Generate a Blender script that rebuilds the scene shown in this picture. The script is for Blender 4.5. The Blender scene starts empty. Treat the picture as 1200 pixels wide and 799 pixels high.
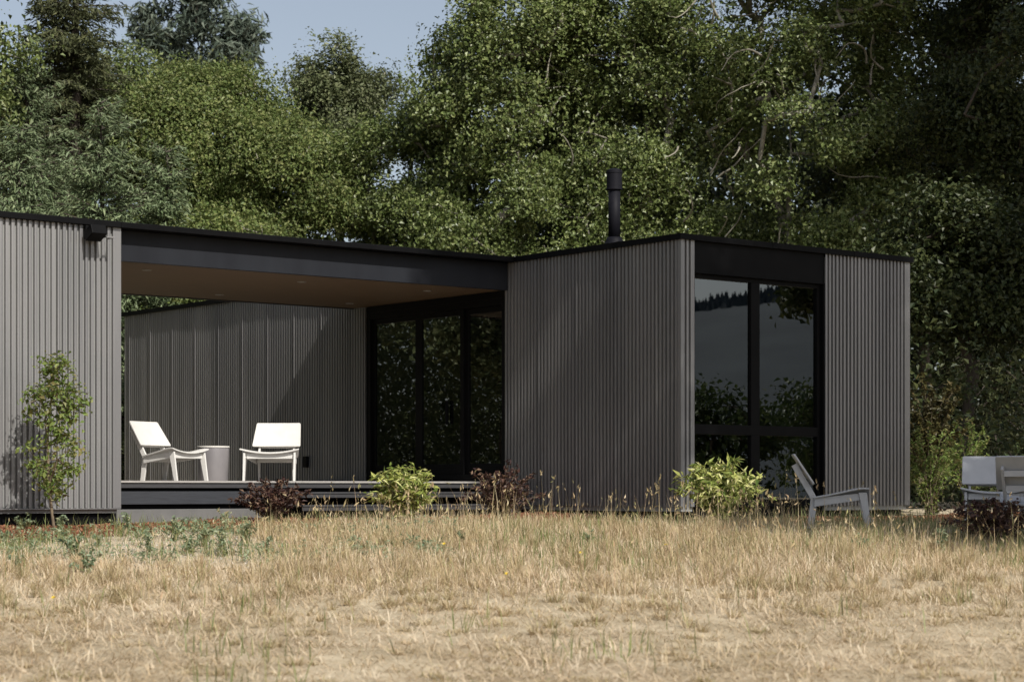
import bpy, math
import numpy as np
from mathutils import Vector, Matrix
R = np.random.default_rng
rad = math.radians
scene = bpy.context.scene
col = scene.collection
F = 2407.0                                   # focal length in photo pixels (1200 wide)
HZ = 572.0                                   # horizon row of the photo
CAMZ = 0.5
TH = rad(38.3)
U = np.array([math.cos(TH), math.sin(TH)]); V = np.array([-math.sin(TH), math.cos(TH)])
CORNER = np.array([2.177, 26.46])            # front corner of the right-hand wing = house origin
SUN_AZ, SUN_EL = rad(146.7), rad(42.2)
S = np.array([math.sin(SUN_AZ) * math.cos(SUN_EL), math.cos(SUN_AZ) * math.cos(SUN_EL), math.sin(SUN_EL)])


def ground_z(x, y):
    x = np.asarray(x, float); y = np.asarray(y, float)
    z = np.where(y < 24.0, -0.0525 * (24.0 - np.maximum(y, 4.0)), 0.02 * (np.minimum(y, 32.0) - 24.0))
    z = z + 0.018 * np.sin(x * 1.3 + 0.7 * y) * np.cos(y * 0.9 - x * 0.4) + 0.01 * np.sin(x * 3.1) * np.sin(y * 2.7 + 1)
    return z


def px_at(px, Y):
    return (px - 600.0) / F * Y


def pz_at(py, Y):
    return CAMZ + (HZ - py) / F * Y


# ------------------------------------------------------------------ materials
def mat(name, c1, c2=None, rough=0.6, scale=5.0, metallic=0.0, spec=0.5, bump=0.0, bscale=60.0, stretch=(1, 1, 1), island=None,
        translucent=0.0, detail=6.0):
    m = bpy.data.materials.new(name); m.use_nodes = True
    nt = m.node_tree; N = nt.nodes; L = nt.links
    b = N['Principled BSDF']
    b.inputs['Roughness'].default_value = rough
    b.inputs['Metallic'].default_value = metallic
    b.inputs['Specular IOR Level'].default_value = spec
    tc = N.new('ShaderNodeTexCoord'); mp = N.new('ShaderNodeMapping'); mp.inputs['Scale'].default_value = stretch
    L.new(tc.outputs['Object'], mp.inputs['Vector'])
    out = None
    if island:
        g = N.new('ShaderNodeNewGeometry'); r = N.new('ShaderNodeValToRGB')
        r.color_ramp.interpolation = 'LINEAR'
        el = r.color_ramp.elements
        while len(el) < len(island): el.new(0.5)
        for i, c in enumerate(island):
            el[i].position = i / (len(island) - 1); el[i].color = (*c, 1)
        L.new(g.outputs['Random Per Island'], r.inputs[0]); out = r.outputs[0]
        if c2 is not None:
            nz = N.new('ShaderNodeTexNoise'); nz.inputs['Scale'].default_value = scale; nz.inputs['Detail'].default_value = 3
            L.new(mp.outputs[0], nz.inputs['Vector'])
            cr = N.new('ShaderNodeValToRGB'); cr.color_ramp.elements[0].position = .38; cr.color_ramp.elements[1].position = .62
            cr.color_ramp.elements[0].color = (*c1, 1); cr.color_ramp.elements[1].color = (*c2, 1)
            L.new(nz.outputs['Fac'], cr.inputs[0])
            mx = N.new('ShaderNodeMixRGB'); mx.blend_type = 'MULTIPLY'; mx.inputs[0].default_value = 1
            L.new(out, mx.inputs[1]); L.new(cr.outputs[0], mx.inputs[2]); out = mx.outputs[0]
    elif c2 is not None:
        nz = N.new('ShaderNodeTexNoise'); nz.inputs['Scale'].default_value = scale; nz.inputs['Detail'].default_value = detail
        L.new(mp.outputs[0], nz.inputs['Vector'])
        cr = N.new('ShaderNodeValToRGB'); cr.color_ramp.elements[0].position = .3; cr.color_ramp.elements[1].position = .7
        cr.color_ramp.elements[0].color = (*c1, 1); cr.color_ramp.elements[1].color = (*c2, 1)
        L.new(nz.outputs['Fac'], cr.inputs[0]); out = cr.outputs[0]
    if out is not None: L.new(out, b.inputs['Base Color'])
    else: b.inputs['Base Color'].default_value = (*c1, 1)
    if bump:
        nb = N.new('ShaderNodeTexNoise'); nb.inputs['Scale'].default_value = bscale; nb.inputs['Detail'].default_value = 5
        L.new(mp.outputs[0], nb.inputs['Vector'])
        bp = N.new('ShaderNodeBump'); bp.inputs['Strength'].default_value = bump; bp.inputs['Distance'].default_value = 0.01
        L.new(nb.outputs['Fac'], bp.inputs['Height']); L.new(bp.outputs[0], b.inputs['Normal'])
    if translucent and out is not None:
        t = N.new('ShaderNodeBsdfTranslucent'); L.new(out, t.inputs['Color'])
        mx = N.new('ShaderNodeMixShader'); mx.inputs[0].default_value = translucent
        L.new(b.outputs[0], mx.inputs[1]); L.new(t.outputs[0], mx.inputs[2])
        L.new(mx.outputs[0], N['Material Output'].inputs['Surface'])
    return m


def glass_mat(name, tint, refl):
    m = bpy.data.materials.new(name); m.use_nodes = True
    nt = m.node_tree; N = nt.nodes; L = nt.links; N.remove(N['Principled BSDF'])
    t = N.new('ShaderNodeBsdfTransparent'); t.inputs[0].default_value = (*tint, 1)
    g = N.new('ShaderNodeBsdfGlossy'); g.inputs['Roughness'].default_value = 0.0; g.inputs[0].default_value = (0.96, 0.98, 1.0, 1)
    lw = N.new('ShaderNodeFresnel'); lw.inputs['IOR'].default_value = 1.5
    ad = N.new('ShaderNodeMath'); ad.operation = 'ADD'; ad.use_clamp = True; ad.inputs[1].default_value = refl
    L.new(lw.outputs[0], ad.inputs[0])
    mx = N.new('ShaderNodeMixShader')
    L.new(ad.outputs[0], mx.inputs[0]); L.new(t.outputs[0], mx.inputs[1]); L.new(g.outputs[0], mx.inputs[2])
    L.new(mx.outputs[0], N['Material Output'].inputs['Surface'])
    return m


M = {}
M['siding'] = mat('siding_metal', (.205, .204, .208), (.290, .284, .284), rough=.40, metallic=.55, scale=1.9, spec=.5, stretch=(1, 1, .12), bump=.05, bscale=30)
M['black_trim'] = mat('black_trim', (.0045, .0045, .005), (.0065, .0065, .007), rough=.45, scale=4, spec=.06)
M['beam'] = mat('charcoal_fascia', (.014, .015, .019), (.019, .021, .026), rough=.5, scale=3, spec=.12, stretch=(1, 1, .3))
M['soffit'] = mat('cedar_soffit', (.11, .070, .037), (.15, .096, .05), rough=.6, scale=9, stretch=(.25, 3, 1), spec=.3)
M['deck'] = mat('grey_deck_boards', (.28, .265, .25), (.36, .34, .32), rough=.7, scale=12, stretch=(1, 8, 8), bump=.15, bscale=40)
M['fascia'] = mat('deck_fascia', (.026, .026, .029), (.045, .045, .048), rough=.65, scale=10, stretch=(.5, 1, 8), bump=.1)
M['skirt'] = mat('deck_skirt', (.020, .022, .028), (.032, .036, .044), rough=.6, scale=8, stretch=(.6, 1, 10), bump=.1)
M['concrete'] = mat('concrete', (.10, .10, .10), (.15, .148, .145), rough=.9, scale=3, bump=.2, bscale=80)
M['interior'] = mat('interior_wall', (.20, .205, .20), (.24, .24, .235), rough=.8, scale=2)
M['int_floor'] = mat('interior_floor', (.09, .065, .045), (.13, .095, .065), rough=.5, scale=6, stretch=(1, 9, 1))
M['sofa'] = mat('dark_sofa_cloth', (.02, .02, .022), (.03, .03, .032), rough=.9, scale=30)
M['glass'] = glass_mat('window_glass', (.50, .56, .56), .15)
M['door_glass'] = glass_mat('door_glass', (.56, .70, .67), .19)
M['flue'] = mat('flue_paint', (.007, .007, .010), (.010, .010, .014), rough=.6, spec=.12, scale=5)
M['white'] = mat('white_plastic', (.60, .585, .56), (.66, .645, .62), rough=.5, scale=6, spec=.4, bump=.03, bscale=90)
M['shade_darkened_plastic'] = mat('shade_darkened_plastic', (.36, .37, .39), (.42, .43, .445), rough=.5, scale=6, spec=.4, bump=.03, bscale=90)  # white chair plastic with the patio shade darkened into its colour
M['drum'] = mat('table_drum', (.15, .141, .147), (.23, .217, .222), rough=.45, scale=2, spec=.4)
M['drum_top'] = mat('table_top', (.58, .56, .52), (.66, .63, .59), rough=.5, scale=8)
M['lens'] = mat('lamp_lens', (.24, .23, .21), rough=.3)
M['bark_oak'] = mat('oak_bark', (.15, .135, .11), (.33, .31, .25), rough=.9, scale=5, bump=.5, bscale=20)
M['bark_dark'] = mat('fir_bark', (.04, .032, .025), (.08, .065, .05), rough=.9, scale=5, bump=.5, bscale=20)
M['twig'] = mat('twig', (.12, .09, .06), (.20, .155, .10), rough=.9, scale=9)
W1 = (1, 1, 1)
lf = lambda n, isl, lo=(.72, .72, .72), sc=.9, tr=.22, rough=.5, spec=.35: mat(n, lo, W1, rough=rough, scale=sc, spec=spec, island=isl, translucent=tr)
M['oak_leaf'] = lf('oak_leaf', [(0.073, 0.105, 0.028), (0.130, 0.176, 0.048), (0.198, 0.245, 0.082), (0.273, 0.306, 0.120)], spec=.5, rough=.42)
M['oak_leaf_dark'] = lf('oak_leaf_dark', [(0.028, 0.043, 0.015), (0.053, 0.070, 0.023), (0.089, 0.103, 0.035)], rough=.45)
M['maple_leaf'] = lf('maple_leaf', [(0.118, 0.168, 0.051), (0.161, 0.215, 0.065), (0.222, 0.266, 0.085), (0.276, 0.289, 0.115)], tr=.3)
M['tall_leaf'] = lf('tall_leaf', [(.125, .155, .07), (.17, .20, .09), (.22, .235, .12)], tr=.28)
M['fir_needle'] = lf('fir_needle', [(0.060, 0.071, 0.033), (0.093, 0.108, 0.048), (0.143, 0.149, 0.067)], tr=.08, rough=.6)
M['spruce_needle'] = lf('spruce_needle', [(0.118, 0.167, 0.080), (0.178, 0.231, 0.118), (0.255, 0.302, 0.167)], tr=.08, rough=.6)
M['blue_needle'] = lf('pine_needle', [(0.080, 0.113, 0.085), (0.125, 0.161, 0.121), (0.181, 0.211, 0.161)], tr=.08, rough=.6)
M['understory'] = lf('understory_leaf', [(0.036, 0.060, 0.019), (0.066, 0.102, 0.030), (0.108, 0.144, 0.048)], tr=.25)
M['rust_leaf'] = lf('rusty_leaf', [(0.058, 0.058, 0.021), (0.098, 0.088, 0.029), (0.143, 0.111, 0.039)], tr=.25)
M['sapling_leaf'] = lf('sapling_leaf', [(.15, .23, .05), (.22, .31, .075), (.28, .34, .10), (.30, .25, .10)], tr=.35)
M['gold_leaf'] = lf('gold_variegated_leaf', [(.10, .16, .035), (.26, .31, .07), (.50, .52, .16), (.72, .70, .34)], lo=(.85, .85, .85), sc=9, tr=.25)
M['plum_leaf'] = lf('plum_leaf', [(.026, .013, .013), (.045, .020, .018), (.085, .042, .030), (.20, .125, .08)], lo=(.8, .8, .8), sc=9, tr=.15)
M['straw'] = mat('straw', (.84, .82, .76), W1, rough=.65, scale=1.1, spec=.25, island=[(.43, .32, .20), (.58, .46, .31), (.68, .56, .41), (.74, .65, .50)], translucent=.2)
M['stalk'] = mat('dry_stalk', (.70, .72, .62), W1, rough=.65, scale=1.2, spec=.25, island=[(.36, .28, .15), (.52, .41, .25), (.64, .53, .36), (.50, .34, .22), (.42, .40, .20)], translucent=.2)
M['green_blade'] = mat('green_blade', (.8, .8, .8), W1, rough=.55, scale=2, island=[(.12, .16, .05), (.20, .24, .08), (.32, .32, .13)], translucent=.3)
M['weed_leaf'] = mat('weed_leaf', (.8, .8, .8), W1, rough=.6, scale=4, island=[(.15, .21, .12), (.23, .30, .17), (.33, .38, .24), (.38, .36, .20)], translucent=.25)
M['mulch'] = mat('bark_mulch', (.16, .062, .030), (.27, .115, .060), rough=.95, scale=25, bump=.8, bscale=60)
M['mulch_chip'] = mat('mulch_chip', W1, None, rough=.95, island=[(.12, .045, .022), (.22, .09, .045), (.34, .17, .10)])
M['stone'] = mat('stone', W1, None, rough=.9, island=[(.16, .15, .135), (.27, .25, .22), (.42, .39, .34)])
M['petal'] = mat('yellow_petal', (.75, .55, .03), rough=.6)
M['stone_ledge'] = mat('paver_concrete', (.20, .20, .205), (.28, .28, .285), rough=.9, scale=6, bump=.2)


# ------------------------------------------------------------------ mesh helpers
def np_obj(name, verts, faces, m, parent=None, smooth=False):
    """verts (N,3); faces: array (M,k) or list of such arrays (different k)"""
    verts = np.asarray(verts, np.float32)
    fl = faces if isinstance(faces, list) else [faces]
    fl = [np.asarray(f, np.int32) for f in fl if len(f)]
    me = bpy.data.meshes.new(name)
    me.vertices.add(len(verts)); me.vertices.foreach_set('co', verts.ravel())
    nl = sum(f.size for f in fl); npoly = sum(len(f) for f in fl)
    me.loops.add(nl); me.loops.foreach_set('vertex_index', np.concatenate([f.ravel() for f in fl]))
    me.polygons.add(npoly)
    tot = np.concatenate([np.full(len(f), f.shape[1], np.int32) for f in fl])
    st = np.concatenate([[0], np.cumsum(tot)[:-1]]).astype(np.int32)
    me.polygons.foreach_set('loop_start', st)
    me.polygons.foreach_set('use_smooth', np.full(npoly, smooth, bool))
    me.update(calc_edges=True); me.validate()
    me.materials.append(m)
    o = bpy.data.objects.new(name, me); col.objects.link(o)
    if parent is not None: o.parent = parent
    return o


class MB:
    """collects boxes, prisms, lathes and tubes into one mesh"""
    def __init__(s): s.v = []; s.f = []
    def add(s, vs, fs):
        n = len(s.v); s.v += [tuple(map(float, p)) for p in vs]; s.f += [tuple(i + n for i in f) for f in fs]
    def box(s, x0, x1, y0, y1, z0, z1):
        s.add([(x0, y0, z0), (x1, y0, z0), (x1, y1, z0), (x0, y1, z0), (x0, y0, z1), (x1, y0, z1), (x1, y1, z1), (x0, y1, z1)],
              [(0, 3, 2, 1), (4, 5, 6, 7), (0, 1, 5, 4), (1, 2, 6, 5), (2, 3, 7, 6), (3, 0, 4, 7)])
    def hexa(s, a, b):
        """two quads (4 points each) joined to a solid"""
        s.add(list(a) + list(b), [(3, 2, 1, 0), (4, 5, 6, 7), (0, 1, 5, 4), (1, 2, 6, 5), (2, 3, 7, 6), (3, 0, 4, 7)])
    def lathe(s, prof, n=32, c=(0, 0, 0), cap=True):
        vs = []; fs = []
        for r, z in prof:
            for k in range(n):
                a = 2 * math.pi * k / n; vs.append((c[0] + r * math.cos(a), c[1] + r * math.sin(a), c[2] + z))
        for i in range(len(prof) - 1):
            for k in range(n):
                fs.append((i * n + k, i * n + (k + 1) % n, (i + 1) * n + (k + 1) % n, (i + 1) * n + k))
        if cap:
            fs.append(tuple(range(n - 1, -1, -1))); fs.append(tuple((len(prof) - 1) * n + k for k in range(n)))
        s.add(vs, fs)
    def build(s, name, m, parent=None, bevel=0.0, smooth=False):
        me = bpy.data.meshes.new(name); me.from_pydata(s.v, [], s.f); me.update(); me.materials.append(m)
        if smooth:
            me.polygons.foreach_set('use_smooth', [True] * len(me.polygons))
        o = bpy.data.objects.new(name, me); col.objects.link(o)
        if parent is not None: o.parent = parent
        if bevel:
            b = o.modifiers.new('bevel', 'BEVEL'); b.width = bevel; b.segments = 2; b.limit_method = 'ANGLE'; b.angle_limit = rad(40)
        return o


def tag(o, label, cat=None, group=None, kind=None):
    if label: o['label'] = label
    if cat: o['category'] = cat
    if group: o['group'] = group
    if kind: o['kind'] = kind
    return o


def empty(name, loc, rz=0.0):
    o = bpy.data.objects.new(name, None); col.objects.link(o)
    o.location = loc; o.rotation_euler = (0, 0, rz); o.empty_display_size = .2
    return o


def copy_tree(o, parent=None):
    c = o.copy(); col.objects.link(c)
    if parent is not None: c.parent = parent
    for ch in [x for x in bpy.data.objects if x.parent == o]: copy_tree(ch, c)
    return c


def tubes(segs, sides=6):
    """segs: (N,8) array of p0(3) r0 p1(3) r1 -> verts, quads"""
    segs = np.asarray(segs, float); n = len(segs)
    p0, r0, p1, r1 = segs[:, 0:3], segs[:, 3], segs[:, 4:7], segs[:, 7]
    d = p1 - p0; d /= np.maximum(np.linalg.norm(d, axis=1, keepdims=True), 1e-6)
    ref = np.where(np.abs(d[:, 2:3]) > .9, np.array([[1., 0, 0]]), np.array([[0, 0, 1.]]))
    a = np.cross(d, ref); a /= np.linalg.norm(a, axis=1, keepdims=True); b = np.cross(d, a)
    ang = np.arange(sides) * 2 * math.pi / sides
    ring = a[:, None, :] * np.cos(ang)[None, :, None] + b[:, None, :] * np.sin(ang)[None, :, None]
    v = np.concatenate([p0[:, None] + ring * r0[:, None, None], p1[:, None] + ring * r1[:, None, None]], 1).reshape(-1, 3)
    k = np.arange(sides); q = np.stack([k, (k + 1) % sides, sides + (k + 1) % sides, sides + k], 1)
    f = (q[None] + (np.arange(n) * 2 * sides)[:, None, None]).reshape(-1, 4)
    return v, f


def leaf_arrays(rng, P, nrm, length, width, axis=None, fold=.25, vary=.42, tipped=False):
    """a folded four-point leaf at every P; nrm = mean facing, jittered"""
    n = len(P)
    nn = nrm + rng.normal(0, .65, (n, 3)); nn /= np.maximum(np.linalg.norm(nn, axis=1, keepdims=True), 1e-6)
    ax = rng.normal(0, 1, (n, 3)) if axis is None else axis + rng.normal(0, .35, (n, 3))
    ax -= nn * np.sum(ax * nn, 1, keepdims=True); ax /= np.maximum(np.linalg.norm(ax, axis=1, keepdims=True), 1e-6)
    b = np.cross(nn, ax)
    L = length * np.exp(np.clip(rng.normal(0, vary, (n, 1)), -.8, .48)); Wd = width * (L / length)
    mid = P + ax * (L * (-.08 if not tipped else -.12))
    v = np.stack([P - ax * L * .5, mid + b * Wd * .5 + nn * Wd * fold, P + ax * L * .5 - nn * L * .12, mid - b * Wd * .5 + nn * Wd * fold], 1).reshape(-1, 3)
    f = np.arange(n * 4).reshape(-1, 4)
    # two triangles along the midrib so that the halves catch light differently
    t = np.concatenate([f[:, [0, 1, 2]], f[:, [0, 2, 3]]], 0)
    return v, t


# ------------------------------------------------------------------ trees
def skeleton(rng, base, trunk_h, att, r0=.012, lean=(0, 0), step=.8, rmax=.32):
    nodes = [np.array(base, float)]; par = [-1]
    nst = max(3, int(trunk_h / step))
    for i in range(1, nst + 1):
        t = i / nst
        p = np.array([base[0] + lean[0] * t + rng.normal(0, .05), base[1] + lean[1] * t + rng.normal(0, .05), base[2] + trunk_h * t])
        nodes.append(p); par.append(len(nodes) - 2)
    top = nodes[-1]
    order = np.argsort(np.linalg.norm(att - (np.array(base) + [lean[0], lean[1], trunk_h * .55]), axis=1))
    tips = []
    for i in order:
        p = att[i]; A = np.array(nodes)
        d = np.linalg.norm(A - p, axis=1) + .35 * np.maximum(0, A[:, 2] - p[2]) + np.where(A[:, 2] < base[2] + trunk_h * .3, 3, 0)
        j = int(np.argmin(d)); q = nodes[j]; k = max(1, int(np.linalg.norm(p - q) / step)); prev = j
        for s in range(1, k + 1):
            t = s / k; w = q + (p - q) * t
            if s < k: w = w + rng.normal(0, .075, 3) + np.array([0, 0, .12 * math.sin(math.pi * t)])
            nodes.append(w); par.append(prev); prev = len(nodes) - 1
        tips.append(prev)
    n = len(nodes); acc = np.zeros(n)
    kids = [[] for _ in range(n)]
    for i, p in enumerate(par):
        if p >= 0: kids[p].append(i)
    rr = np.zeros(n)
    for i in range(n - 1, -1, -1):
        rr[i] = max(r0, (sum(rr[c] ** 2.3 for c in kids[i])) ** (1 / 2.3) if kids[i] else r0)
    rr = np.minimum(rr * 1.03, rmax)
    segs = [np.concatenate([nodes[p], [rr[p] if rr[p] < rr[i] * 1.8 else rr[i] * 1.5], nodes[i], [rr[i]]]) for i, p in enumerate(par) if p >= 0]
    return np.array(nodes), np.array(tips), np.array(segs), order


def crown_points(rng, c, r, nlobes, per, lobe=.36, inner=.45, box=False):
    """attractors on the shells of lobes spread through an ellipsoid"""
    d = rng.normal(0, 1, (nlobes, 3)); d /= np.linalg.norm(d, axis=1, keepdims=True)
    if box: d /= (np.abs(d) ** 4).sum(1, keepdims=True) ** .25
    lc = d * (inner + (1 - inner) * rng.random((nlobes, 1)) ** .6) * .82
    e = rng.normal(0, 1, (nlobes, per, 3)); e /= np.linalg.norm(e, axis=2, keepdims=True); e[..., 2] = np.abs(e[..., 2]) * .9 - .25
    sz = lobe * (.6 + .7 * rng.random((nlobes, 1, 1)))
    p = (lc[:, None] + e * sz * (.5 + .5 * rng.random((nlobes, per, 1)))).reshape(-1, 3)
    return np.array(c) + p * np.array(r)


def broadleaf(name, label, base, trunk_h, crowns, nleaf, leaf_m, bark_m, seed, ll=.10, lw=.065, lobe=.36, per=14, spread=.34, lean=(0, 0),
              cat='tree', group=None, droop=0., pts=None, rmax=.32, r0=.012, bare=0.0, box=False, limbs=0):
    rng = R(seed)
    att = np.concatenate([crown_points(rng, c, r, nl, per, lobe, box=box) for c, r, nl in crowns]) if pts is None else pts(rng)
    att = att[att[:, 2] > base[2] + .4]
    nodes, tips, segs, order = skeleton(rng, base, trunk_h, att, lean=lean, rmax=rmax, r0=r0)
    root = empty(name, base)
    off = np.array(base)
    s2 = segs.copy(); s2[:, 0:3] -= off; s2[:, 4:7] -= off
    if limbs:                                   # crooked grey limbs that show between the leaves of the near side
        c, r, _ = crowns[0]; ls = []
        for q in range(limbs):
            p = np.array([c[0] + r[0] * rng.uniform(-.95, .95), c[1] - r[1] * rng.uniform(.25, .6), c[2] + r[2] * rng.uniform(-.8, .6)]) - off
            dv = np.array([rng.normal(0, .6), -rng.uniform(.3, .9), rng.normal(.35, .5)]); dv /= np.linalg.norm(dv)
            ra = rng.uniform(.010, .027); k = int(rng.integers(4, 10)); bend = rng.normal(0, .22, 3)
            for i in range(k):
                dv = dv + bend * .5 + rng.normal(0, .13, 3); dv /= np.linalg.norm(dv); p2 = p + dv * rng.uniform(.11, .2)
                ls.append([*p, ra * (1 - i / k) + .006, *p2, ra * (1 - (i + 1) / k) + .006]); p = p2
                if i == k // 2: bend = rng.normal(0, .3, 3)
        s2 = np.concatenate([s2, np.array(ls)])
    v, f = tubes(s2, 6)
    np_obj('trunk', v, f, bark_m, root, True)
    w = np.exp(rng.normal(0, .5, len(tips)))
    if bare: w[rng.random(len(tips)) < bare] = 0
    idx = rng.choice(len(tips), nleaf, p=w / w.sum())
    sig = spread * (.6 + .8 * rng.random(len(tips)))
    P = nodes[tips[idx]] + np.clip(rng.normal(0, 1, (nleaf, 3)), -1.7, 1.7) * sig[idx][:, None] * np.array([1, 1, .62])
    ctr = np.mean(att, 0)
    nr = (P - ctr); nr /= np.maximum(np.linalg.norm(nr, axis=1, keepdims=True), 1e-6); nr = nr * .7 + np.array([0, 0, .55])
    axis = np.tile(np.array([0, 0, -1.]) * droop, (nleaf, 1)) + rng.normal(0, 1, (nleaf, 3)) if droop else None
    keep = P[:, 2] > base[2] + .15
    v, t = leaf_arrays(rng, (P - off)[keep], nr[keep], ll, lw, axis[keep] if axis is not None else None)
    np_obj('crown', v, t, leaf_m, root)
    tag(root, label, cat, group)
    return root


def conifer(name, label, base, h, rb, leaf_m, seed, z0=.6, whorl=.34, nb=9, spray=.125, sw=.032, dens=78, droop=.25, power=.85, group=None, openness=0.):
    rng = R(seed); root = empty(name, base)
    segs = []; P = []; A = []
    nz = 14
    pts = [np.array([rng.normal(0, .03), rng.normal(0, .03), h * i / nz]) for i in range(nz + 1)]
    for i in range(nz):
        segs.append([*pts[i] * .97, .008 + .02 * h * (1 - i / nz), *pts[i + 1] * .97, .008 + .02 * h * (1 - (i + 1) / nz)])
    z = z0
    while z < h - .1:
        t = (z - z0) / (h - z0); Rr = rb * (1 - t) ** power
        for k in range(max(4, int(nb * (1 - .4 * t)))):
            if rng.random() < openness: continue
            a = rng.random() * 2 * math.pi; L = (Rr + .15) * (.65 + .5 * rng.random())
            up = .45 * t - droop * (1 - t); n = max(2, int(L / .35))
            prev = np.array([0, 0, z + rng.normal(0, .08)]); dirv = np.array([math.cos(a), math.sin(a), up])
            side = np.array([-math.sin(a), math.cos(a), 0])
            r_ = .012 + .012 * L
            for s in range(n):
                q = prev + dirv * (L / n) + np.array([0, 0, -.05 * s * droop])
                segs.append([*prev, r_ * (1 - s / n) + .004, *q, r_ * (1 - (s + 1) / n) + .004])
                m = int(dens * (L / n) * (1 - .35 * s / n))
                if m > 0:
                    u = rng.random((m, 1)); sd = (rng.random((m, 1)) * 2 - 1)
                    reach = np.minimum(.5, .16 + .32 * L * (1 - (s + u) / (n + .6)))
                    pp = prev + (q - prev) * u + side * sd * reach + np.array([0, 0, 1]) * (-np.abs(sd) * reach * .45 + rng.normal(0, .035, (m, 1)))
                    P.append(pp); A.append(dirv * .8 + side * sd * 1.0 + np.array([0, 0, -.35]))
                prev = q
        z += whorl * (.7 + .6 * rng.random())
    v, f = tubes(np.array(segs), 5); np_obj('trunk', v, f, M['bark_dark'], root, True)
    P = np.concatenate(P); A = np.concatenate(A)
    out = P * np.array([1, 1, 0]); out /= np.maximum(np.linalg.norm(out, axis=1, keepdims=True), 1e-6)
    v, t = leaf_arrays(rng, P, out * .35 + np.array([0, 0, .8]), spray, sw, A, fold=.3)
    np_obj('crown', v, t, leaf_m, root)
    tag(root, label, 'tree', group)
    return root


def shrub(name, label, loc, h, w, nst, nleaf, ll, lw, leaf_m, seed, cat='shrub', group=None, upright=.5, stem_m=None, low=.15):
    """many arching stems with leaves set along them"""
    rng = R(seed); root = empty(name, loc); segs = []; P = []; A = []
    for i in range(nst):
        a = rng.random() * 2 * math.pi; reach = w * .5 * math.sqrt(rng.random()) * (.75 + .4 * rng.random()); hh = h * (.55 + .45 * rng.random()) * (1 - .35 * (reach / (w * .55)) ** 2)
        prev = np.array([math.cos(a) * reach * .12, math.sin(a) * reach * .12, 0.]); n = 5
        for s in range(1, n + 1):
            t = s / n; rr = reach * (upright * t * t + (1 - upright) * t)
            q = np.array([math.cos(a) * rr, math.sin(a) * rr, hh * (1 - (1 - t) ** 1.5)]) + rng.normal(0, .012, 3)
            segs.append([*prev, .007 * (1.15 - (s - 1) / n), *q, .007 * (1.15 - t)])
            m = int(nleaf / nst / n * (.5 + t))
            if t > low and m > 0:
                u = rng.random((m, 1)); P.append(prev + (q - prev) * u); A.append(np.tile(q - prev, (m, 1)) / max(1e-6, np.linalg.norm(q - prev)))
            prev = q
    v, f = tubes(np.array(segs), 5); np_obj('stem', v, f, stem_m or M['twig'], root, True)
    P = np.concatenate(P); A = np.concatenate(A); n = len(P)
    side = rng.normal(0, 1, (n, 3)); ax = A * .7 + side * .75; ax /= np.linalg.norm(ax, axis=1, keepdims=True)
    P = P + ax * ll * .5
    P[:, 2] = np.maximum(P[:, 2], .02)
    v, t = leaf_arrays(rng, P, np.tile(np.array([0, -.2, .9]), (n, 1)), ll, lw, ax, fold=.22, vary=.25, tipped=True)
    np_obj('foliage', v, t, leaf_m, root)
    tag(root, label, cat, group)
    return root


# ------------------------------------------------------------------ house
house = empty('house', (CORNER[0], CORNER[1], 0), TH)
tag(house, 'low black and grey modern house clad in corrugated metal, open breezeway between its two wings', 'house')
ROOF, ZB = 3.76, 0.262


def corrugated(name, p0, p1, z0, z1, out, parent=house, m=None, screws=True, seam_seed=0):
    """7/8 inch corrugated sheet from p0 to p1 (local x, y), ribs standing towards `out`"""
    p0 = np.array(p0, float); p1 = np.array(p1, float); out = np.array(out, float)
    L = np.linalg.norm(p1 - p0); d = (p1 - p0) / L
    pitch, amp = .074, .019
    n = int(L / pitch); lead = (L - n * pitch) / 2
    ss = [0.]; oo = [amp]
    rg = R(900 + seam_seed); wob = rg.normal(0, .0012, n + 1)
    for i in range(n):
        b0 = lead + i * pitch; lap = .006 if i % 11 == 5 else 0.0; e = wob[i] + .003 * math.sin(b0 * 1.9 + seam_seed)
        ss += [b0 + .002, b0 + .007, b0 + .033, b0 + .038, b0 + .056]; oo += [amp + e, -amp, -amp, amp + lap + e, amp + lap * 1.2 + e + .0015]
    ss.append(L); oo.append(amp); s = np.array(ss); o = np.array(oo); n = len(s) - 1
    xy = p0 + d * s[:, None] + out * (o + .016)[:, None]
    zs = [z0, z1]
    v = np.concatenate([np.column_stack([xy, np.full(n + 1, z)]) for z in zs])
    k = np.arange(n); f = np.stack([k, k + 1, n + 1 + k + 1, n + 1 + k], 1)
    if np.dot(np.cross([*d, 0], [0, 0, 1]), [*out, 0]) < 0: f = f[:, ::-1]
    faces = [f]
    if screws:
        sv = []; sf = []
        rows = np.linspace(z0 + .07, z1 - .1, 6)
        for j, zz in enumerate(rows):
            for q in np.arange(lead + pitch * 3.52, L - .02, pitch * 4):
                c = p0 + d * q + out * (.016 + amp + .0045 + .0035 * math.sin(q * 1.9 + seam_seed))
                b = len(v) + len(sv)
                for a in range(6):
                    t = a * math.pi / 3; e = c + d * .0065 * math.cos(t)
                    sv.append([e[0], e[1], zz + .0065 * math.sin(t)])
                sf.append([b + a for a in range(6)])
        if sv:
            v = np.concatenate([v, np.array(sv)]); faces.append(np.array(sf))
    return np_obj(name, v, faces, m or M['siding'], parent, False)


XL, XR, YB = -6.247, 4.36, 15.13             # left wing corner, right face end, back end of the long wall
YF = 3.45                                     # front plane of left wing
XLL, YLB = -13.2, 8.6                         # left wing outer end and back
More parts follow.
